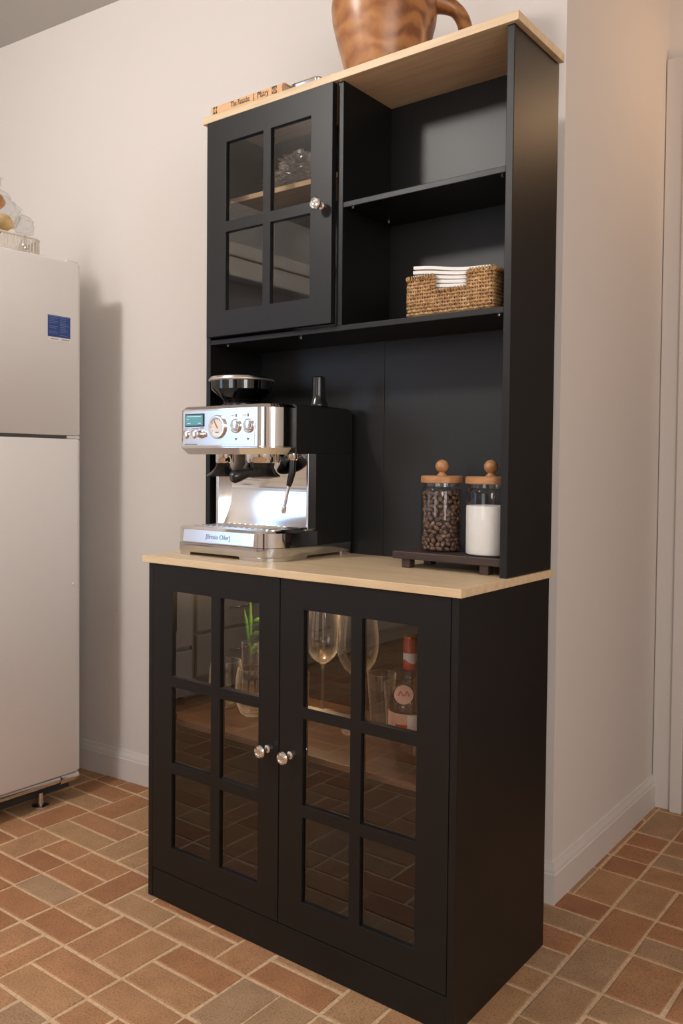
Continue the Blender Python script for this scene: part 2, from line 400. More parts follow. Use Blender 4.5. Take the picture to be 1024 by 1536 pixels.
board('back_panel', (.0185, .4372, .381, .387, .85, 1.9585), KI, hut, .0008)
board('back_panel', (.4380, .8607, .381, .387, .85, 1.9585), KI, hut, .0008)
board('top_board', (-.005, .889, .1767, D, 1.9585, 1.9765), M['oak'], hut, .001, 'light oak top slab')
def pin(x, y, z):
    bm = NB(); lathe(bm, [(.004, z-.0025), (.004, z)], x, y, 12); link('shelf_pin', bm, M['nickel'], hut, smooth=40)
for x, y in ((.47, .20), (.845, .205), (.47, .345), (.845, .35)): pin(x, y, 1.6692)
for x, y in ((.845, .20), (.05, .22), (.30, .22)): pin(x, y, 1.3876)
pin(.4415, .1865, 1.9585)
def knob(x, y, z, parent):
    r = Matrix.Rotation(PI/2, 3, 'X'); bm = NB()
    lathe(bm, [(.0085, 0), (.0085, .003), (.0045, .006), (.0045, .014), (.007, .018), (.0135, .022), (.0145, .027), (.012, .031), (.0075, .0325), (.006, .0315)], n=24, rot=r, origin=(x, y, z))
    link('knob', bm, M['nickel'], parent, smooth=35, label='round polished metal knob')
def door(x0, x1, z0, z1, y0, px, pz, kx, kz, th=.018):
    xs = [x0]+[v for p in px for v in p]+[x1]; zs = [z0]+[v for p in pz for v in p]+[z1]
    holes = {(1+2*i, 1+2*j) for i in range(len(px)) for j in range(len(pz))}
    bm = NB(); gridpanel(bm, xs, zs, holes, y0, y0+th)
    d = link('door', bm, K, hut, bevel=.0009)
    bm = NB(); box(bm, px[0][0]-.005, px[-1][1]+.005, y0+.0095, y0+.0135, pz[0][0]-.005, pz[-1][1]+.005)
    # the glass sits in a rebate: only inside the openings
    bm.free(); bm = NB()
    for a in px:
        for c in pz:
            v = [bm.verts.new(p) for p in ((a[0], y0+.0065, c[0]), (a[1], y0+.0065, c[0]), (a[1], y0+.0065, c[1]), (a[0], y0+.0065, c[1]))]
            bm.faces.new(v)
    link('glass', bm, M['pane'], d, label='clear glass panes')
    knob(kx, y0, kz, d)
rows = [(.140, .324), (.350, .536), (.561, .769)]
door(.0170, .4315, .0745, .8310, -.0005, [(.086, .220), (.250, .371)], rows, .400, .451)
door(.4340, .8572, .0745, .8310, -.0005, [(.500, .6255), (.653, .785)], rows, .466, .451)
door(.0190, .4305, 1.405, 1.9550, .1700+.0005, [(.088, .215), (.240, .366)], [(1.469, 1.667), (1.694, 1.893)], .402, 1.677, .016)

# ------------------------------------------------------------------ refrigerator
FX, FY0, FY1 = -.66, -.46, .278
fr = root('refrigerator', (-1.0, -.09, 0), 'white top-freezer refrigerator standing left of the black hutch', 'refrigerator')
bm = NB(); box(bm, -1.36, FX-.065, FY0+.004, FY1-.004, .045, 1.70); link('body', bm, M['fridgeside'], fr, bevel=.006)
def fdoor(name, z0, z1):
    bm = NB(); out = rrect(FX-.06, FX, FY0, FY1, [(.012, .012), (.018, .018), (.018, .018), (.012, .012)], 5)
    loft(bm, [[(x, y, z0) for x, y in inset(out, .004)], [(x, y, z0+.005) for x, y in out], [(x, y, z1-.005) for x, y in out], [(x, y, z1) for x, y in inset(out, .004)]])
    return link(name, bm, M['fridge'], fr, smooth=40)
fz = fdoor('freezer_door', 1.1635, 1.706); rf = fdoor('refrigerator_door', .088, 1.1525)
bm = NB(); box(bm, FX-.055, FX-.012, FY0+.02, FY1-.02, 1.150, 1.166); link('gasket', bm, M['gasket'], fr)
bm = NB(); box(bm, FX-.03, FX-.003, FY1-.055, FY1-.006, 1.1535, 1.1625); link('hinge', bm, M['nickel'], fr, bevel=.002)
bm = NB(); box(bm, FX-.045, FX-.008, FY1-.05, FY1-.010, 1.7065, 1.7145); box(bm, FX-.09, FX-.03, FY1-.06, FY1-.02, 1.700, 1.716)
link('hinge_cover', bm, M['trim'], fr, bevel=.002)
bm = NB(); tube(bm, [(FX-.016, FY0+.03, .074), (FX-.016, FY1-.075, .074)], .0125, 16); link('toe_rail', bm, M['steel'], fr, smooth=40, label='brushed metal rail along the bottom')
bm = NB(); lathe(bm, [(.0155, 0), (.0165, .004), (.0165, .060), (.013, .068)], n=20, rot=Matrix.Rotation(-PI/2, 3, 'X'), origin=(FX-.017, FY1-.074, .072)); link('rail_end', bm, M['steel'], fr, smooth=40)
bm = NB(); box(bm, FX-.07, FX-.04, FY0+.03, FY1-.02, .03, .085); link('kick_plate', bm, M['dark'], fr)
for y in (FY1-.13, FY0+.10):
    bm = NB(); lathe(bm, [(.026, 0), (.026, .007), (.010, .012), (.007, .045)], FX-.03, y, 24); link('foot', bm, M['steel'], fr, smooth=40)
for z0, z1, d in ((1.20, 1.52, fz), (.72, 1.11, rf)):
    bm = NB(); tube(bm, [(FX, FY0+.05, z0), (FX+.035, FY0+.05, z0+.02), (FX+.04, FY0+.05, (z0+z1)/2), (FX+.035, FY0+.05, z1-.02), (FX, FY0+.05, z1)], .010, 12); link('handle', bm, M['trim'], d, smooth=40)
bm = NB(); lathe(bm, [(.0055, 0), (.005, .0025), (.002, .004)], n=14, rot=Matrix.Rotation(PI/2, 3, 'Y'), origin=(FX, .246, .693)); link('screw_cap', bm, M['trim'], rf, smooth=40)
# blue label sticker: lies flat on the freezer door
bm = NB()
box(bm, FX, FX+.0006, .154, .234, 1.4655, 1.532, 0)
box(bm, FX, FX+.0006, .157, .236, 1.453, 1.4655, 1)
box(bm, FX+.0006, FX+.0008, .155, .232, 1.5285, 1.5305, 2)
random.seed(3)
for k in range(11):
    z = 1.5235-k*.0051
    for a, c in ((.158, .190), (.197, .229)):
        e = c-random.choice((0, 0, .006, .012))
        if random.random() < .88:
            y = a
            while y < e:
                l = random.uniform(.003, .009); box(bm, FX+.0006, FX+.0008, y, min(y+l, e), z-.0008, z+.0007, 2); y += l+.0012
for a, c in ((.165, .190), (.203, .226)):
    y = a
    while y < c:
        l = random.uniform(.002, .005); box(bm, FX+.0006, FX+.0008, y, y+l, 1.4585, 1.4605, 3); y += l+.001
link('sticker', bm, [M['blue'], M['paper'], M['bluetxt'], M['ink']], fz, label='small blue and white printed sticker')

# ---- wire basket, bread and bag on the refrigerator
bk = root('wire_basket', (-.83, -.05, 1.706), 'cream slatted wire basket on top of the refrigerator', 'basket')
out = rrect(-.955, -.702, -.30, .206, [(.05, .05)]*4, 6); oi = rrect(-.94, -.715, -.28, .178, [(.04, .04)]*4, 6)
bm = NB(); tube(bm, [(x, y, 1.7145) for x, y in out], .004, 8, closed=True); link('base_rim', bm, M['steel'], bk, smooth=True, label='grey wire base rim')
bm = NB(); tube(bm, [(x, y, 1.767) for x, y in oi], .0035, 8, closed=True); tube(bm, [(x, y, 1.722) for x, y in oi], .003, 8, closed=True)
for i in range(9):
    y = -.26+i*.049; tube(bm, [(-.94, y, 1.720), (-.715, y, 1.720)], .002, 6)
link('frame', bm, M['wire'], bk, smooth=True)
bm = NB()
def along(pts, step):
    res = []; acc = 0; pts = pts+[pts[0]]
    for a, c in zip(pts, pts[1:]):
        a, c = Vector(a), Vector(c); L = (c-a).length
        while acc < L: res.append((a+(c-a)*(acc/L))); acc += step
        acc -= L
    return res
for p in along(oi, .0105): box(bm, p.x-.0018, p.x+.0018, p.y-.0022, p.y+.0022, 1.722, 1.768)
link('slats', bm, M['wire'], bk)
def blob(bm, c, r, seed, amp=.1, f=8, sub=4, mi=0):
    from mathutils import noise as N
    q = bmesh.ops.create_icosphere(bm, subdivisions=sub, radius=1)
    for v in q['verts']:
        n = v.co.normalized(); k = 1+amp*N.noise(n*f*.25+Vector((seed, seed*2, 0)))*2+amp*.5*abs(N.noise(n*f*.6+Vector((seed, 0, 5))))
        v.co = Vector((c[0]+n.x*r[0]*k, c[1]+n.y*r[1]*k, c[2]+n.z*r[2]*k))
    for v in q['verts']:
        for f_ in v.link_faces: f_.material_index = mi
bl = [((-.765, .045, 1.802), (.050, .050, .030), 'a'), ((-.775, -.068, 1.802), (.050, .055, .032), 'b'), ((-.765, .012, 1.862), (.048, .058, .027), 'c')]
labs = ['golden bread roll in the plastic bag, lower one nearest the wall', 'golden bread roll in the plastic bag, cut by the photo edge', 'brown bread roll lying on top inside the plastic bag']
for (c, r, _), lb in zip(bl, labs):
    bm = NB(); blob(bm, c, r, c[1]*30, .06, 6); tag(link('bread_roll', bm, M['bread'] if c[2] > 1.85 else M['bread2'], smooth=True), lb, 'bread', 'bread rolls in the bag on the refrigerator')
bm = NB(); blob(bm, (-.768, -.005, 1.838), (.064, .125, .068), 3.3, .09, 26)
blob(bm, (-.750, .130, 1.808), (.026, .034, .030), 1.3, .2, 30, 3)
blob(bm, (-.765, .025, 1.925), (.02, .034, .036), 8.3, .25, 30, 3)
tag(link('plastic_bag', bm, M['film'], smooth=False), 'clear crinkled plastic bag of bread in the basket on the refrigerator', 'bag')
bm = NB(); lathe(bm, [(.002, 1.707), (.014, 1.709), (.0185, 1.722), (.0165, 1.736), (.010, 1.748), (.004, 1.758), (.002, 1.762)], -.685, .093, 24)
tag(link('glass_bauble', bm, M['cup'], smooth=True), 'small clear teardrop glass piece at the front edge of the refrigerator top', 'ornament')

# ------------------------------------------------------------------ espresso machine
em = root('espresso_machine', (.19, .22, .85), 'chrome and black espresso machine with grinder on the oak counter', 'coffee machine')
X0, X1, Y0, Y1 = .030, .346, .072, .372
# base / drip tray
ob = rrect(X0-.004, X1+.001, Y0-.004, Y1, [(.012, .02), (.055, .075), (.006, .006), (.006, .006)], 10)
bm = NB()
loft(bm, [[(x, y, .8585) for x, y in inset(ob, .002)], [(x, y, .862) for x, y in ob], [(x, y, .8815) for x, y in ob]])
for (x0, x1, y0, y1) in ((X0-.002, .066, Y0-.002, .13), (.232, X1-.001, Y0-.002, .20), (X0, .06, .33, Y1), (.29, X1, .33, Y1)):
    o2 = rrect(x0, x1, y0, y1, [(.010, .015), (.05, .07) if x1 > .3 and y0 < .1 else (.008, .008), (.006, .006), (.006, .006)], 8)
    loft(bm, [[(x, y, .8505) for x, y in inset(o2, .0008)], [(x, y, .859) for x, y in o2]])
link('base', bm, M['footsteel'], em, smooth=35, label='polished steel foot section')
bm = NB(); od = rrect(X0-.003, X1, Y0-.003, .235, [(.012, .02), (.055, .075), (.003, .003), (.003, .003)], 10)
loft(bm, [[(x, y, .8825) for x, y in od], [(x, y, .916) for x, y in od], [(x, y, .9215) for x, y in inset(od, .004)]])
dt = link('drip_tray', bm, M['chrome'], em, smooth=35, label='polished steel drip tray')
bm = NB(); oo = rrect(.05, .325, .095, .225, [(.01, .01), (.03, .04), (.004, .004), (.004, .004)], 6)
loft(bm, [[(x, y, .9217) for x, y in oo], [(x, y, .9235) for x, y in oo]])
for k in range(13): box(bm, .065+k*.019, .074+k*.019, .105, .215, .9235, .9245)
link('drip_grate', bm, M['steel'], dt, smooth=35)
bm = NB(); box(bm, .295, .34, .175, .222, .9216, .926); link('tray_gap', bm, M['plastic'], dt, bevel=.002)
bm = NB(); vs = box(bm, .050, .290, Y0-.0075, Y0-.001, .885, .915)
for v in vs:
    if v.co.z > .9 and v.co.y < Y0-.005: v.co.y += .0042
pl = link('name_plate', bm, M['panelsteel'], dt, bevel=.0006)
text('lettering', '[Bresio Oiler]', .0155, M['etch'], pl, facing_y(.172, Y0-.0056, .900) @ Matrix.Rotation(-.14, 4, 'X'), bend=.95)
# body
bm = NB(); box(bm, X0+.004, X1-.001, .222, Y1, .8715, 1.213); 
obd = rrect(X0, X1, .150, Y1, [(.01, .01), (.004, .004), (.012, .012), (.012, .012)], 4)
loft(bm, [[(x, y, 1.1045) for x, y in obd], [(x, y, 1.2165) for x, y in obd], [(x, y, 1.2215) for x, y in inset(obd, .005)]])
link('body', bm, M['matteblk'], em, smooth=35, bevel=.0015)
# backsplash
bm = NB(); L = []
for k in range(17):
    t = k/16; z = .9225+t*(1.103-.9225); yy = .2215 - .016*(1-math.sin(PI*t)) 
    L.append([(X0+.006, yy, z), (X1-.004, yy, z), (X1-.004, .2255, z), (X0+.006, .2255, z)])
loft(bm, L); link('backsplash', bm, M['chrome'], em, smooth=40, label='polished curved steel backsplash')
for a, c in ((X0+.002, X0+.011), (X1-.006, X1+.0005)):
    bm = NB(); box(bm, a, c, .196, .226, .9215, 1.1045); link('side_rail', bm, M['steel'], em, bevel=.001)
# head
oh = rrect(X0, X1, Y0, .152, [(.010, .016), (.052, .074), (.002, .002), (.002, .002)], 12)
bm = NB()
loft(bm, [[(x, y, 1.101) for x, y in inset(oh, .012)], [(x, y, 1.1165) for x, y in oh], [(x, y, 1.2105) for x, y in oh], [(x, y, 1.2185) for x, y in inset(oh, .008)]])
hd = link('head', bm, M['chrome'], em, smooth=30, label='polished steel head with rounded corner')
bm = NB(); tube(bm, [(x, y, 1.119) for x, y in oh], .0012, 6, closed=True); link('trim_line', bm, M['steel'], hd, smooth=True)
bm = NB(); box(bm, .044, .286, Y0-.0018, Y0+.001, 1.122, 1.2075); cp = link('control_panel', bm, M['panelsteel'], em, bevel=.0008, label='satin steel control panel')
yf = Y0-.0018
bm = NB(); box(bm, .052, .119, yf-.0022, yf, 1.1685, 1.2005); link('display_bezel', bm, M['plastic'], cp, bevel=.002)
bm = NB(); box(bm, .055, .116, yf-.0028, yf-.0021, 1.1715, 1.1975); link('display', bm, M['lcd'], cp, label='teal lit display')
bm = NB()
for a, c, z in ((.062, .066, 1.186), (.062, .073, 1.176), (.100, .110, 1.176), (.062, .110, 1.193)): box(bm, a, c, yf-.0031, yf-.0028, z, z+.0012)
link('display_text', bm, M['lcdt'], cp)
RX = Matrix.Rotation(PI/2, 3, 'X')
def disc(name, prof, x, z, mat, par=cp, n=32, y=yf): 
    bm = NB(); lathe(bm, prof, n=n, rot=RX, origin=(x, y, z)); return link(name, bm, mat, par, smooth=35)
ga = disc('pressure_gauge', [(.0285, 0), (.0285, .004), (.0265, .006), (.0225, .006), (.022, .0015)], .166, 1.1665, M['chrome'])
disc('gauge_face', [(.0222, .0018), (.0222, .002)], .166, 1.1665, M['gauge'], ga)
bm = NB(); m_ = Matrix.Rotation(-.6, 3, 'Y')
vs = box(bm, -.0012, .0012, -.0008, 0, -.004, .016)
for v in vs: v.co = m_ @ v.co + Vector((.166, yf-.0028, 1.1665))
link('needle', bm, M['red'], ga)
bm = NB()
for k in range(9):
    a = -2.1+k*.52; x, z = .166+.0185*math.sin(a), 1.1665+.0185*math.cos(a)
    box(bm, x-.0007, x+.0007, yf-.0024, yf-.002, z-.0012, z+.0012)
box(bm, .160, .172, yf-.0024, yf-.002, 1.153, 1.1545)
link('gauge_marks', bm, M['ink'], ga)
for x in (.227, .269):
    q = disc('button', [(.0165, 0), (.0165, .003), (.0145, .0045), (.0135, .003), (.0125, .003), (.0115, .0065), (.004, .0075)], x, 1.1675, M['nickel'])
for x in (.055, .083):
    disc('button', [(.0105, 0), (.0105, .002), (.009, .003), (.008, .0022), (.007, .004), (.002, .0045)], x, 1.150, M['nickel'])
disc('dial', [(.0105, 0), (.0105, .003), (.0085, .004), (.0075, .014), (.005, .015)], .110, 1.150, M['nickel'])
for s, x, z, sz in (('SINGLE', .055, 1.1625, .0035), ('PROGRAM', .086, 1.1625, .0035), ('GRIND', .111, 1.1635, .0035), ('- - 1', .221, 1.193, .006), ('-- --- 2', .262, 1.193, .006)):
    pass
bm = NB()
random.seed(5)
def mark(boxes, nm='printed_mark'):
    bm = NB()
    for b_ in boxes: box(bm, b_[0], b_[1], yf-.0003, yf, b_[2], b_[3])
    link(nm, bm, M['etch'], cp)
def ticks(x0, x1, z, h):
    x = x0; r = []
    while x < x1:
        l = random.uniform(.0012, .003); r.append((x, min(x+l, x1), z-h/2, z+h/2)); x += l+.0009
    mark(r, 'printed_caption')
ticks(.050, .060, 1.1635, .0022); ticks(.075, .099, 1.1635, .0022); ticks(.103, .119, 1.165, .0022)
ticks(.212, .222, 1.1925, .0015); ticks(.249, .262, 1.1925, .0018); ticks(.050, .095, 1.1255, .0022)
for x in (.2275, .2665):
    mark([(x-.0022, x+.0022, 1.189, 1.196)], 'printed_icon'); mark([(x-.004, x+.004, 1.1365, 1.139), (x-.002, x+.002, 1.134, 1.1365)], 'printed_icon')
# underside fittings
def fit(name, prof, x, y, mat, par=em, lab=None):
    bm = NB(); lathe(bm, prof, x, y, 32); return link(name, bm, mat, par, smooth=35, label=lab)
fit('grinder_outlet', [(.021, 1.080), (.023, 1.083), (.023, 1.104)], .110, .150, M['chrome'])
fit('grinder_funnel', [(.040, 1.0465), (.041, 1.049), (.029, 1.058), (.019, 1.070), (.017, 1.081)], .104, .150, M['plastic'], lab='black flared grinder funnel')
fit('group_head', [(.040, 1.081), (.042, 1.084), (.042, 1.104)], .232, .158, M['chrome'])
pf = fit('portafilter', [(.020, 1.043), (.043, 1.047), (.044, 1.050), (.034, 1.058), (.028, 1.070), (.030, 1.081)], .232, .158, M['plastic'], lab='black portafilter locked into the group head')
bm = NB(); tube(bm, [(.228, .140, 1.060), (.215, .120, 1.056), (.205, .104, 1.050), (.199, .092, 1.046), (.196, .086, 1.045)], [.010, .012, .0155, .0155, .011], 16); link('handle', bm, M['plastic'], pf, smooth=40)
bm = NB(); box(bm, .085, .125, .135, .165, 1.050, 1.056); link('cradle', bm, M['plastic'], em, bevel=.002)
bm = NB(); lathe(bm, [(.010, 1.088), (.012, 1.092), (.012, 1.104)], .318, .172, 20); tube(bm, [(.318, .172, 1.098), (.320, .171, 1.085)], .006, 12)
wd = link('steam_wand', bm, M['chrome'], em, smooth=40)
bm = NB(); tube(bm, [(.3195, .170, 1.090), (.319, .169, 1.060), (.313, .167, 1.036), (.310, .166, 1.026)], [.0075, .0085, .0075, .006], 14); link('grip', bm, M['plastic'], wd, smooth=40, label='black rubber grip')
bm = NB(); tube(bm, [(.3105, .166, 1.030), (.304, .163, .990), (.3005, .162, .974)], [.0042, .004, .004], 12); tube(bm, [(.301, .1622, .977), (.2995, .1615, .966), (.299, .1612, .960)], [.0055, .006, .0045], 12); link('nozzle', bm, M['nickel'], wd, smooth=40)
# hopper
hp = fit('bean_hopper', [(.046, 1.2205), (.047, 1.230), (.050, 1.240), (.070, 1.259), (.078, 1.268), (.079, 1.290)], .105, .215, M['smoke'], lab='smoky clear bean hopper')
fit('hopper_base', [(.052, 1.2205), (.052, 1.231), (.045, 1.238)], .105, .215, M['plastic'], em)
fit('hopper_core', [(.044, 1.232), (.064, 1.2575), (.071, 1.266), (.071, 1.270), (.02, 1.272)], .105, .215, M['plastic'], hp)
fit('hopper_lid', [(.0815, 1.289), (.083, 1.291), (.083, 1.2955), (.080, 1.3), (.062, 1.3015), (.03, 1.3015)], .105, .215, M['steel'], hp, 'dark lid with metal rim')
bm = NB(); tube(bm, [(.105+.0825*math.cos(a*PI/24), .215+.0825*math.sin(a*PI/24), 1.2925) for a in range(48)], .003, 8, closed=True); link('hopper_rim', bm, M['rim'], hp, smooth=True, label='bright metal hopper rim')
# tamper standing on the machine
bm = NB(); lathe(bm, [(.024, 1.2222), (.0245, 1.2245), (.023, 1.229), (.0175, 1.241), (.0165, 1.25), (.0160, 1.288), (.0155, 1.293), (.012, 1.2965), (.004, 1.2975)], .322, .262, 28)
tag(link('coffee_tamper', bm, M['plastic'], smooth=35), 'glossy black coffee tamper standing on the espresso machine', 'tamper')

# ------------------------------------------------------------------ riser stand and jars
st = root('riser_stand', (.72, .27, .85), 'dark-stained wooden riser stand under the two jars', 'stand')
board('board', (.589, .857, .2, .342, .8705, .887), M['stand'], st, .0015)
for x in (.609, .803):
    for y in (.208, .30): board('foot', (x, x+.021, y, y+.022, .8502, .8705), M['stand'], st, .0012)
def jar(x, y, r, label, fillz):
    t = root('storage_jar', (x, y, .8872), label, 'jar', 'jars on the riser stand')
    bm = NB(); lathe(bm, [(r-.006, .8875), (r-.001, .889), (r, .894), (r, 1.020), (r-.002, 1.028), (r-.007, 1.032), (r-.007, 1.040)], x, y, 48, cap=False)
    link('jar_glass', bm, M['glass'], t, smooth=50)
    bm = NB(); lathe(bm, [(r-.001, 1.0395), (r+.001, 1.041), (r+.001, 1.054), (r-.002, 1.056)], x, y, 48); 
    ld = link('lid', bm, M['lid'], t, smooth=35, label='round wooden lid')
    bm = NB(); lathe(bm, [(r-.009, 1.031), (r-.009, 1.0395)], x, y, 32); link('seal', bm, M['film'], ld, smooth=35)
    bm = NB(); k = .0150; cz = 1.056+.008+k*.85
    pr = [(.0115, 1.0555), (.0115, 1.058), (.0075, 1.061), (.0070, 1.0635)]+[(k*math.sin(a), cz-k*math.cos(a)) for a in [.5+i*(PI-.55)/10 for i in range(11)]]
    lathe(bm, pr, x, y, 28); link('knob', bm, M['lid'], ld, smooth=60, label='turned wooden ball knob')
    return t
jar(.672, .272, .046, 'glass jar of dark coffee beans with wooden knob lid', 1.02)
jar(.799, .262, .053, 'glass jar of white sugar with wooden knob lid', .99)
bm = NB(); lathe(bm, [(.046, .8885), (.0505, .891), (.0515, .895), (.0515, .991), (.05, .9935), (.02, .995)], .799, .262, 48)
tag(link('sugar', bm, M['sugar'], smooth=40), 'white sugar filling the right glass jar', 'sugar', kind='stuff')
bm = NB(); lathe(bm, [(.034, .889), (.034, 1.018)], .672, .272, 24, mi=1)
random.seed(11)
def bean(bm, c, rot, s):
    q = bmesh.ops.create_uvsphere(bm, u_segments=10, v_segments=7, radius=1)
    for v in q['verts']:
        x, y, z = v.co; 
        if z > 0: z *= .35 if abs(y) < .2 else .55
        v.co = rot @ Vector((x*s, y*s*.68, z*s*.75)) + c
for ring in range(14):
    z = .8955+ring*.0093
    for k in range(17):
        a = (k+.5*(ring % 2)+random.uniform(-.25, .25))*2*PI/17
        rr = random.uniform(.0365, .0395)
        c = Vector((.672+rr*math.cos(a), .272+rr*math.sin(a), z+random.uniform(-.002, .002)))
        nrm = Vector((math.cos(a), math.sin(a), random.uniform(-.5, .5))).normalized()
        rot = (nrm.to_track_quat('Z', 'Y') @ Matrix.Rotation(random.uniform(0, PI), 3, 'Z').to_quaternion()).to_matrix()
        if random.random() < .35: rot = rot @ Matrix.Rotation(PI, 3, 'X')
        bean(bm, c, rot, random.uniform(.0066, .0078))
for f in bm.faces: f.smooth = True
o = link('coffee_beans', bm, [M['bean'], M['beandark']], smooth=True)
tag(o, 'dark roasted coffee beans filling the left glass jar', 'coffee beans', kind='stuff')

# ------------------------------------------------------------------ wicker basket with napkins
wk = root('wicker_basket', (.724, .27, 1.4006), 'brown woven wicker basket with cut-out front holding napkins', 'basket')
bx0, bx1, by0, by1, bz0, bz1 = .622, .828, .200, .345, 1.4035, 1.486
nx0, nx1, nzb = .688, .772, 1.452
def path_side(side, n):
    if side == 0: return [(bx0+(bx1-bx0)*k/n, by0) for k in range(n+1)], (0, -1)
    if side == 1: return [(bx1, by0+(by1-by0)*k/n) for k in range(n+1)], (1, 0)
    if side == 2: return [(bx1-(bx1-bx0)*k/n, by1) for k in range(n+1)], (0, 1)
    return [(bx0, by1-(by1-by0)*k/n) for k in range(n+1)], (-1, 0)
random.seed(21)
bm = NB()
rows_ = 11; dz = (bz1-bz0)/rows_
for side in range(4):
    n = 34 if side in (0, 2) else 24
    pts, nr = path_side(side, n)
    for rrow in range(rows_):
        z = bz0+dz*(rrow+.5); seg = []
        runs = [pts]
        if side == 0 and z > nzb-.002: runs = [[p for p in pts if p[0] <= nx0], [p for p in pts if p[0] >= nx1]]
        for run in runs:
            base = pts.index(run[0])
            tube(bm, [(p[0]+nr[0]*.0026*math.cos(PI*(base+k+rrow*1)), p[1]+nr[1]*.0026*math.cos(PI*(base+k+rrow)), z+random.uniform(-.0009, .0009)) for k, p in enumerate(run)], random.uniform(.0028, .0034), 6)
    for k in range(0, n+1):
        p = pts[k]; top = bz1 if not (side == 0 and nx0-.001 < p[0] < nx1+.001) else nzb
        tube(bm, [(p[0], p[1], bz0-.002), (p[0]+random.uniform(-.001, .001), p[1], (bz0+top)/2), (p[0], p[1], top)], .0019, 5)
link('weave', bm, M['wicker'], wk, smooth=True)
bm = NB()
def rim(pts):
    N_ = len(pts)
    tube(bm, pts, .0032, 6)
    for a, c in zip(pts, pts[1:]):
        a, c = Vector(a), Vector(c); L = (c-a).length; m = max(1, int(L/.0065)); d = (c-a).normalized()
        s = Vector((0, 0, 1)) if abs(d.z) < .5 else Vector((1, 0, 0))
        w = d.cross(s)
        for i in range(m):
            o_ = a+(c-a)*((i+.5)/m); ring = [o_ + d*(.003*math.sin(t)) + s*(.0045*math.cos(t)) + w*(.0045*math.sin(t)) for t in [2*PI*q/10 for q in range(10)]]
            tube(bm, ring, .0017, 5, closed=True)
rim([(nx0, by0, bz1), (bx0, by0, bz1), (bx0, by1, bz1), (bx1, by1, bz1), (bx1, by0, bz1), (nx1, by0, bz1), (nx1, by0, nzb), (nx0, by0, nzb), (nx0, by0, bz1)])
link('rim', bm, M['wicker'], wk, smooth=True)
bm = NB(); box(bm, bx0, bx1, by0, by1, 1.4012, 1.405); link('base', bm, M['wicker'], wk)
for k in range(11):
    bm = NB(); z0 = 1.4055+k*.0080
    g_ = 14; top = []
    for s in (0, 1):
        lay_ = []
        for i in range(g_+1):
            for j in range(6):
                x = .631+.188*i/g_; y = .207+.130*j/5
                lift = (.022*max(0, (.82-x)/.19)**1.2+.0015*math.sin(x*40))*(k/10)
                lay_.append(bm.verts.new((x+.0008*math.sin(k*2.1), y+.0008*math.cos(k*1.7), z0+s*.0076+lift-.0035*(j == 0 or j == 5)*(s)*.25)))
        top.append(lay_)
    id_ = lambda i, j: i*6+j
    for i in range(g_):
        for j in range(5):
            bm.faces.new([top[0][id_(i, j)], top[0][id_(i, j+1)], top[0][id_(i+1, j+1)], top[0][id_(i+1, j)]])
            bm.faces.new([top[1][id_(i, j)], top[1][id_(i+1, j)], top[1][id_(i+1, j+1)], top[1][id_(i, j+1)]])
    for i in range(g_):
        for j in (0, 5):
            bm.faces.new([top[0][id_(i, j)], top[0][id_(i+1, j)], top[1][id_(i+1, j)], top[1][id_(i, j)]])
    for j in range(5):
        for i in (0, g_):
            bm.faces.new([top[0][id_(i, j)], top[0][id_(i, j+1)], top[1][id_(i, j+1)], top[1][id_(i, j)]])
    o = link('napkin', bm, M['napkin'], smooth=40)
    tag(o, 'white folded paper napkin in the stack filling the wicker basket', 'napkin', 'napkins stacked in the wicker basket')

# ------------------------------------------------------------------ things on the top slab
ZT = 1.9767
pt = root('wooden_pitcher', (.487, .292, ZT), 'large carved olive-wood pitcher with loop handle on top of the hutch', 'pitcher')
pr = [(.084, ZT), (.086, ZT+.003), (.098, ZT+.05), (.112, ZT+.10), (.122, ZT+.14), (.125, ZT+.17), (.122, ZT+.20), (.115, ZT+.235), (.113, ZT+.25), (.106, ZT+.25), (.108, ZT+.22), (.112, ZT+.17), (.085, ZT+.03), (.02, ZT+.012)]
bm = NB(); lathe(bm, pr, .487, .292, 64); link('body', bm, M['olive'], pt, smooth=50)
bm = NB(); hpts = []; dv = rt.copy()
for u, z in ((.080, .044), (.128, .060), (.163, .075), (.186, .105), (.190, .135), (.172, .170), (.135, .190), (.095, .195)):
    hpts.append(Vector((.487, .292, ZT+z))+dv*u)
# smooth the handle path
def cr(pts, m=6):
    res = []
    P_ = [pts[0]]+pts+[pts[-1]]
    for i in range(1, len(P_)-2):
        for k in range(m):
            t = k/m; a, b2, c, d = P_[i-1], P_[i], P_[i+1], P_[i+2]
            res.append(.5*((2*b2)+(c-a)*t+(2*a-5*b2+4*c-d)*t*t+(3*b2-a-3*c+d)*t**3))
    return res+[pts[-1]]
hh = cr(hpts); nh = len(hh)
tube(bm, hh, [.017+.016*max(0, 1-4*min(i, nh-1-i)/nh) for i in range(nh)], 16); link('handle', bm, M['olive'], pt, smooth=True)
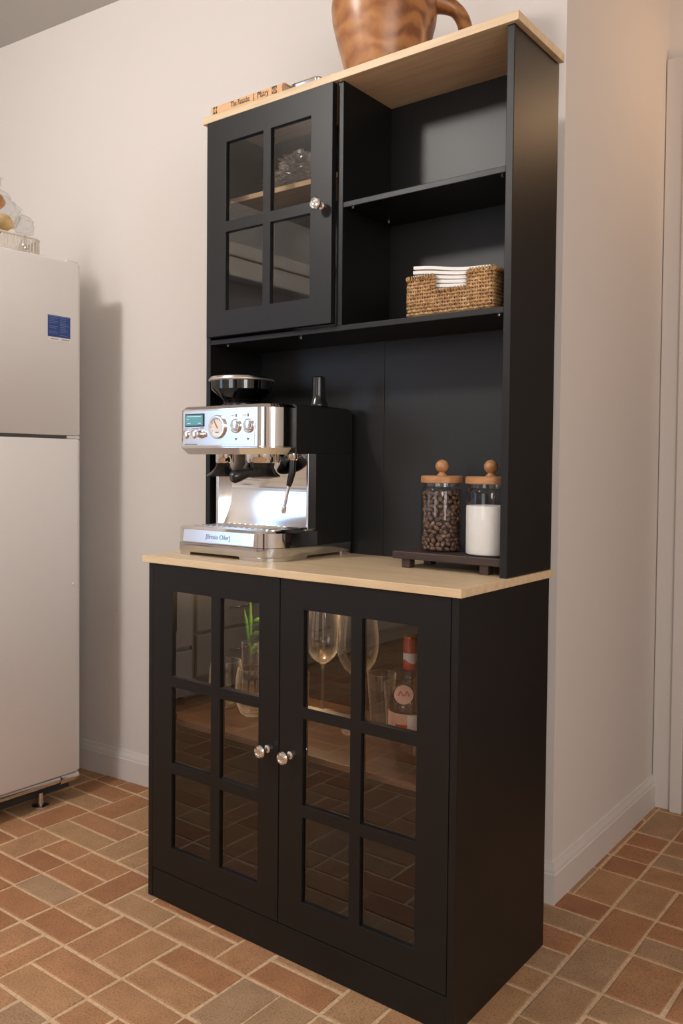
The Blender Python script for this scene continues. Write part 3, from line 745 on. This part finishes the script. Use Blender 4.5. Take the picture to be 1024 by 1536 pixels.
# book lying with its spine to the front
bo = root('book', (.13, .255, ZT), 'tan book lying flat with its spine facing forward on the hutch top', 'book')
a_ = math.radians(2)
bx = lambda x, y: (x, y)
bm = NB(); L = []
for x in (.018, .262):
    prf = [(.150, .0)]
    L.append([(x, .325, ZT+.0003), (x, .196, ZT+.0003), (x, .187, ZT+.004), (x, .184, ZT+.014), (x, .187, ZT+.0245), (x, .196, ZT+.0285), (x, .325, ZT+.0285), (x, .325, ZT+.0262), (x, .197, ZT+.0262), (x, .190, ZT+.014), (x, .197, ZT+.0026), (x, .325, ZT+.0026)])
loft(bm, L); link('cover', bm, M['tan'], bo, smooth=40)
bm = NB(); box(bm, .021, .2585, .193, .321, ZT+.0028, ZT+.026); link('pages', bm, M['page'], bo)
rotb = facing_y(0, 0, 0)
text('spine_title', 'The Rasinbe', .0185, M['brownink'], bo, facing_y(.122, .1842, ZT+.0143), bend=.72)
text('spine_title', '|', .022, M['brownink'], bo, facing_y(.169, .1842, ZT+.0143), bend=.8)
text('spine_title', 'Plstry', .0195, M['brownink'], bo, facing_y(.200, .1842, ZT+.0143), bend=.85)
text('spine_mark', 'B', .014, M['brownink'], bo, facing_y(.237, .1842, ZT+.0143))
y_ = .1838
for grp in ([(.230, .244, .0065, .0075), (.230, .244, .0215, .0225), (.230, .231, .0065, .0225), (.243, .244, .0065, .0225)],
            [(.028, .0295, .006, .022), (.026, .031, .0205, .022), (.026, .031, .006, .0075)], [(.036, .0375, .006, .022), (.034, .039, .0205, .022), (.034, .039, .006, .0075)]):
    bm = NB()
    for (a, c, d, e) in grp: box(bm, a, c, y_, y_+.0015, ZT+d, ZT+e)
    link('spine_ornament', bm, M['brownink'], bo)
# clear tray
bm = NB(); oo = rrect(.272, .360, .205, .335, [(.015, .015)]*4, 5)
loft(bm, [[(x, y, ZT+.0004) for x, y in inset(oo, .006)], [(x, y, ZT+.021) for x, y in oo], [(x, y, ZT+.0225) for x, y in inset(oo, -.003)], [(x, y, ZT+.0225) for x, y in inset(oo, .002)], [(x, y, ZT+.003) for x, y in inset(oo, .009)]])
tag(link('metal_tray', bm, M['steel'], smooth=35), 'small shiny grey tray on the hutch top between book and pitcher', 'tray')

# ------------------------------------------------------------------ glassware in the lower cabinet
ZS = .4453
def wine(x, y, r, h, label):
    t = root('wine_glass', (x, y, ZS), label, 'wine glass', 'wine glasses in the lower cabinet')
    bm = NB(); zb = ZS+.128*h/.285
    lathe(bm, [(.036, ZS), (.037, ZS+.0015), (.02, ZS+.004), (.006, ZS+.009), (.004, ZS+.02), (.0035, zb-.02), (.005, zb-.005), (.009, zb)], x, y, 32); link('stem', bm, M['cup'], t, smooth=60)
    ht = ZS+h-zb
    bm = NB(); lathe(bm, [(.003, zb)]+[(r*f, zb+ht*g_) for f, g_ in ((.35, .03), (.62, .10), (.85, .21), (.97, .34), (1.0, .46), (.97, .62), (.90, .80), (.82, 1.0), (.80, 1.0), (.88, .80), (.95, .62), (.98, .46), (.95, .34), (.83, .22), (.6, .115), (.3, .05))], x, y, 40, cap=False); link('bowl', bm, M['cup'], t, smooth=60)
wine(.309, .305, .046, .285, 'large stemmed wine glass behind the left panes of the right door')
wine(.470, .235, .050, .300, 'stemmed wine glass nearer the centre bar of the right door')
def cup(name, x, y, prof, label, cat='glass', group='glasses on the cabinet shelf', mat=None):
    bm = NB(); lathe(bm, [(r, ZS+z) for r, z in prof], x, y, 36, cap=False); tag(link(name, bm, mat or M['cup'], smooth=50), label, cat, group)
st_ = [(.002, .001), (.022, .001), (.032, .008), (.041, .03), (.045, .06), (.043, .095), (.039, .12), (.0375, .12), (.041, .095), (.0428, .06), (.038, .03), (.028, .012), (.002, .010)]
cup('stemless_glass', .074, .195, st_, 'clear stemless glass in the left cabinet, the left one of the pair')
cup('stemless_glass', .185, .180, st_, 'clear stemless glass behind the right stile of the left door')
tall = [(.002, .001), (.021, .001), (.023, .004), (.0235, .115), (.022, .1155), (.0205, .014), (.002, .012)]
cup('tall_glass', .292, .235, tall, 'narrow straight glass in front of the tall wine glass')
con = [(.002, .001), (.024, .001), (.027, .01), (.036, .125), (.0345, .125), (.0255, .015), (.002, .012)]
cup('tumbler', .478, .325, con, 'flared clear tumbler behind the centre bar of the right door')
cup('tumbler', .565, .27, con, 'flared clear tumbler directly left of the liquor bottle')
cup('tumbler', .60, .345, con, 'flared clear tumbler farthest back beside the bottle')
vase = [(.002, .001), (.02, .001), (.022, .004), (.0245, .15), (.023, .15), (.0205, .012), (.002, .010)]
PX = .062
pl_ = root('plant_in_glass', (.062, .30, ZS), 'green leafy cutting in a slim glass behind the stemless glasses', 'plant')
bm = NB(); lathe(bm, [(r, ZS+z) for r, z in vase], PX, .30, 32, cap=False); link('vase', bm, M['cup'], pl_, smooth=50)
bm = NB()
random.seed(9)
def leaf(bm, base, tip, w):
    a, c = Vector(base), Vector(tip); d = c-a; s = d.cross(Vector((.55, -.8, .1))).normalized(); m = a+d*.45+Vector((0, 0, .004))
    rows2 = []
    for t, f in ((0, .15), (.25, .8), (.5, 1), (.75, .65), (1, .05)):
        p = a+d*t; p.z += .006*math.sin(PI*t)
        rows2.append([bm.verts.new(p-s*w*f), bm.verts.new(p+Vector((0, 0, .0015))), bm.verts.new(p+s*w*f)])
    for r1, r2 in zip(rows2, rows2[1:]):
        bm.faces.new((r1[0], r1[1], r2[1], r2[0])); bm.faces.new((r1[1], r1[2], r2[2], r2[1]))
leaf(bm, (PX, .30, ZS+.13), (PX+.006, .29, ZS+.285), .0055)
leaf(bm, (PX, .30, ZS+.12), (PX-.010, .285, ZS+.24), .006)
for k in range(13):
    z = .10+.10*random.random(); a = random.uniform(0, 2*PI)
    leaf(bm, (PX, .30, ZS+z), (PX+.035*math.cos(a), .30+.03*math.sin(a), ZS+z+random.uniform(.0, .04)), .007)
link('leaves', bm, M['leaf'], pl_, smooth=True, solid=.0006)
bm = NB(); tube(bm, [(PX, .301, ZS+.015), (PX, .30, ZS+.12), (PX, .30, ZS+.21)], .002, 8); link('stem', bm, M['leaf'], pl_, smooth=True)
# bottle
BX, BY = .690, .122
bt = root('liquor_bottle', (BX, BY, ZS), 'liquor bottle with red capsule and pink label behind the right door', 'bottle')
bm = NB(); lathe(bm, [(.002, ZS), (.028, ZS), (.032, ZS+.004), (.036, ZS+.035), (.0425, ZS+.06), (.0445, ZS+.075), (.0445, ZS+.125), (.041, ZS+.145), (.028, ZS+.168), (.016, ZS+.183), (.0125, ZS+.195), (.0125, ZS+.262), (.006, ZS+.264)], BX, BY, 40); link('bottle_glass', bm, M['liquor'], bt, smooth=60)
bm = NB(); lathe(bm, [(.0135, ZS+.205), (.0148, ZS+.207), (.0148, ZS+.219), (.0142, ZS+.220), (.0142, ZS+.270), (.0135, ZS+.272), (.004, ZS+.2725)], BX, BY, 32); cpx = link('capsule', bm, M['cap_red'], bt, smooth=40, label='red neck capsule')
bm = NB(); lathe(bm, [(.0144, ZS+.2705), (.0146, ZS+.2735), (.004, ZS+.2738)], BX, BY, 32); link('cap_edge', bm, M['gold'], cpx, smooth=40)
def wrap(bm, r, z0, z1, a0, a1, n=16, mi=0, r1=None, wave=0):
    r1 = r1 or r; lo, hi = [], []
    for k in range(n+1):
        a = a0+(a1-a0)*k/n; ww = wave*math.sin(k/n*PI*2)
        lo.append(bm.verts.new((BX+r*math.cos(a), BY+r*math.sin(a), z0+ww))); hi.append(bm.verts.new((BX+r1*math.cos(a), BY+r1*math.sin(a), z1)))
    for k in range(n): bm.faces.new((lo[k], lo[k+1], hi[k+1], hi[k])).material_index = mi
AC = math.atan2(-1.3856-BY, 1.6572-BX)
bm = NB(); wrap(bm, .0151, ZS+.222, ZS+.240, AC-1.7, AC+1.2, wave=.004); link('neck_label', bm, M['labelw'], cpx, smooth=True, label='white wavy band on the capsule')
bm = NB(); wrap(bm, .0449, ZS+.082, ZS+.120, AC-1.6, AC+1.6, 24, 0); wrap(bm, .0451, ZS+.062+.014, ZS+.083, AC-1.5, AC+1.5, 24, 1)
wrap(bm, .0452, ZS+.085, ZS+.118, AC-.1, AC+1.5, 16, 2)
wrap(bm, .0453, ZS+.085, ZS+.098, AC-.7, AC-.1, 8, 1)
lb = link('front_label', bm, [M['labelp'], M['cap_red'], M['labelw']], bt, smooth=True, label='pink and white front label with red lower border')
bm = NB(); random.seed(2)
for k in range(22):
    a = AC-1.0+k*.09
    if k % 6 != 5: wrap(bm, .0455, ZS+.0845, ZS+.0845+random.uniform(.003, .0055), a, a+.055, 2)
link('label_lettering', bm, M['labelw'], lb)
sd = Vector((math.cos(AC), math.sin(AC), .45)).normalized(); q = sd.to_track_quat('Z', 'Y').to_matrix()
ce = Vector((BX, BY, ZS+.158))+Vector((math.cos(AC-.35), math.sin(AC-.35), 0))*.036
bm = NB(); lathe(bm, [(.0195, -.004), (.0205, 0), (.0195, .002), (.002, .0022)], n=32, rot=q, origin=ce); sl = link('seal_badge', bm, M['labelp'], bt, smooth=40, label='round pink badge with red peaks')
bm = NB(); lathe(bm, [(.0205, -.001), (.0222, 0), (.0205, .002)], n=32, rot=q, origin=ce, cap=False); link('badge_ring', bm, M['plastic'], sl, smooth=True)
bm = NB(); ux, uy = q @ Vector((1, 0, 0)), q @ Vector((0, 1, 0))
upv = Vector((0, 0, 1)); upv = (upv-sd*upv.dot(sd)).normalized(); rv = upv.cross(sd)
for cx_ in (-.0065, .0065):
    tri = [ce+sd*.0026+rv*(cx_+a)+upv*c for a, c in ((-.007, -.003), (-.0015, .008), (.0015, .008), (.007, -.003), (.003, -.003), (0, .004), (-.003, -.003))]
    tb = [p-sd*.0003 for p in tri]
    loft(bm, [tb, tri])
link('badge_emblem', bm, M['cap_red'], sl)
# crumpled plastic bag in the upper cabinet
bm = NB(); blob(bm, (.225, .275, 1.803), (.080, .035, .026), 4.2, .35, 30, 4); blob(bm, (.245, .27, 1.828), (.05, .03, .028), 6.1, .4, 34, 4)
for v in bm.verts: v.co.z = max(v.co.z, 1.7755)
tag(link('plastic_bag', bm, M['film2']), 'crumpled clear plastic bag on the shelf behind the upper glass door', 'bag')

# ------------------------------------------------------------------ kitchen run along the left wall (seen only in reflections)
kb = root('kitchen_drawer_unit', (-1.5, -2.1, 0), 'cream kitchen drawer base unit opposite the hutch, beyond the cooker', 'cabinet')
bm = NB(); box(bm, -1.90, -1.22, -3.6, -1.26, .09, .86); box(bm, -1.90, -1.28, -3.6, -1.26, 0, .09); link('body', bm, M['kitchen'], kb, bevel=.003)
for y0 in (-1.85, -2.45, -3.05):
    for z0, z1 in ((.11, .30), (.315, .50), (.515, .68), (.695, .845)):
        bm = NB(); box(bm, -1.22, -1.20, y0+.01, y0+.58, z0, z1); d = link('drawer', bm, M['kitchen'], kb, bevel=.004)
        bm = NB(); tube(bm, [(-1.20, y0+.22, (z0+z1)/2), (-1.175, y0+.23, (z0+z1)/2), (-1.175, y0+.36, (z0+z1)/2), (-1.20, y0+.37, (z0+z1)/2)], .005, 8); link('handle', bm, M['nickel'], d, smooth=True)
bm = NB(); box(bm, -1.945, -1.19, -3.62, -1.255, .862, .90); tag(link('worktop', bm, M['kcounter'], bevel=.004), 'grey stone worktop on the cream drawer unit', 'worktop')
ov = root('cooker', (-1.5, -.86, 0), 'white freestanding cooker beside the refrigerator with dark oven window', 'cooker')
bm = NB(); box(bm, -1.90, -1.22, -1.245, -.485, .03, .90); link('body', bm, M['trim'], ov, bevel=.006)
bm = NB(); box(bm, -1.22, -1.19, -1.235, -.495, .26, .74); d = link('oven_door', bm, M['trim'], ov, bevel=.006)
bm = NB(); box(bm, -1.192, -1.188, -1.14, -.59, .34, .62); link('oven_window', bm, M['ovenglass'], d, bevel=.002)
bm = NB(); tube(bm, [(-1.19, -1.18, .695), (-1.155, -1.17, .695), (-1.155, -.56, .695), (-1.19, -.55, .695)], .009, 10); link('handle', bm, M['steel'], d, smooth=True)
bm = NB(); box(bm, -1.22, -1.192, -1.235, -.495, .07, .245); link('warming_drawer', bm, M['trim'], ov, bevel=.006)
bm = NB(); box(bm, -1.22, -1.195, -1.235, -.495, .755, .89); cc = link('control_strip', bm, M['trim'], ov, bevel=.006)
for k in range(5):
    bm = NB(); lathe(bm, [(.02, 0), (.018, .02), (.012, .024)], n=16, rot=Matrix.Rotation(PI/2, 3, 'Y'), origin=(-1.195, -1.13+k*.135, .82)); link('knob', bm, M['plastic'], cc, smooth=40)
ku = root('kitchen_wall_cabinet', (-1.7, -1.1, 1.42), 'cream kitchen wall cabinet run above the cooker', 'cabinet')
bm = NB(); box(bm, -1.945, -1.52, -1.28, -.20, 1.42, 2.16); link('body', bm, M['kitchen'], ku, bevel=.003)
bm = NB(); box(bm, -1.945, -1.49, -2.9, -.18, 2.16, 2.23); box(bm, -1.53, -1.51, -2.9, -1.3, 2.06, 2.16); link('cornice', bm, M['kitchen'], ku, bevel=.008)
for k in range(3):
    y0 = -1.278+k*.359
    bm = NB(); box(bm, -1.52, -1.50, y0+.004, y0+.355, 1.425, 2.155); link('door', bm, M['kitchen'], ku, bevel=.004)

# ------------------------------------------------------------------ lights
def area(name, loc, tgt, size, power, col, sy=None, spread=None, shape='RECTANGLE'):
    l = bpy.data.lights.new(name, 'AREA'); l.energy = power; l.color = col; l.shape = shape; l.size = size
    if sy: l.size_y = sy
    if spread: l.spread = spread
    o = bpy.data.objects.new(name, l); C.objects.link(o); o.location = loc
    o.rotation_euler = (Vector(tgt)-Vector(loc)).to_track_quat('-Z', 'Y').to_euler(); return o
def point(name, loc, power, col, r):
    l = bpy.data.lights.new(name, 'POINT'); l.energy = power; l.color = col; l.shadow_soft_size = r
    o = bpy.data.objects.new(name, l); C.objects.link(o); o.location = loc
point('ceiling_lamp', (-.35, -1.42, 2.50), 72, (1, .945, .89), .11)
point('room_lamp', (2.3, -2.0, 1.75), 36, (1, .94, .89), .28)
area('hall_fill_light', (3.06, -1.3, 1.55), (-1, .2, 1.2), 1.3, 34, (1, .96, .93), 1.4)  # added fill for the fridge face and its wall shadow; hall wall is solid
area('window_light', (-1.935, -2.05, 1.47), (.3, -1.6, 1.35), 1.25, 11, (.32, .58, 1.0), 1.0)
area('window_light_rear', (.30, -3.94, 1.5), (.3, 0, 1.4), 1.1, 14, (.85, .92, 1), 1.15)
point('hall_lamp', (1.33, 1.22, 2.20), 3.6, (1, .62, .33), .06)
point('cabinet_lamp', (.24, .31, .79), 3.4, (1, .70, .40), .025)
w = bpy.data.worlds.new('world'); sc.world = w; w.use_nodes = True
w.node_tree.nodes['Background'].inputs[0].default_value = (.9, .85, .8, 1); w.node_tree.nodes['Background'].inputs[1].default_value = .25

sc.view_settings.view_transform = 'Standard'; sc.view_settings.look = 'None'
sc.view_settings.exposure = .0; sc.view_settings.gamma = 1; sc.view_settings.use_curve_mapping = False
sc.cycles.max_bounces = 10; sc.cycles.transparent_max_bounces = 24
sc.cycles.use_denoising = True
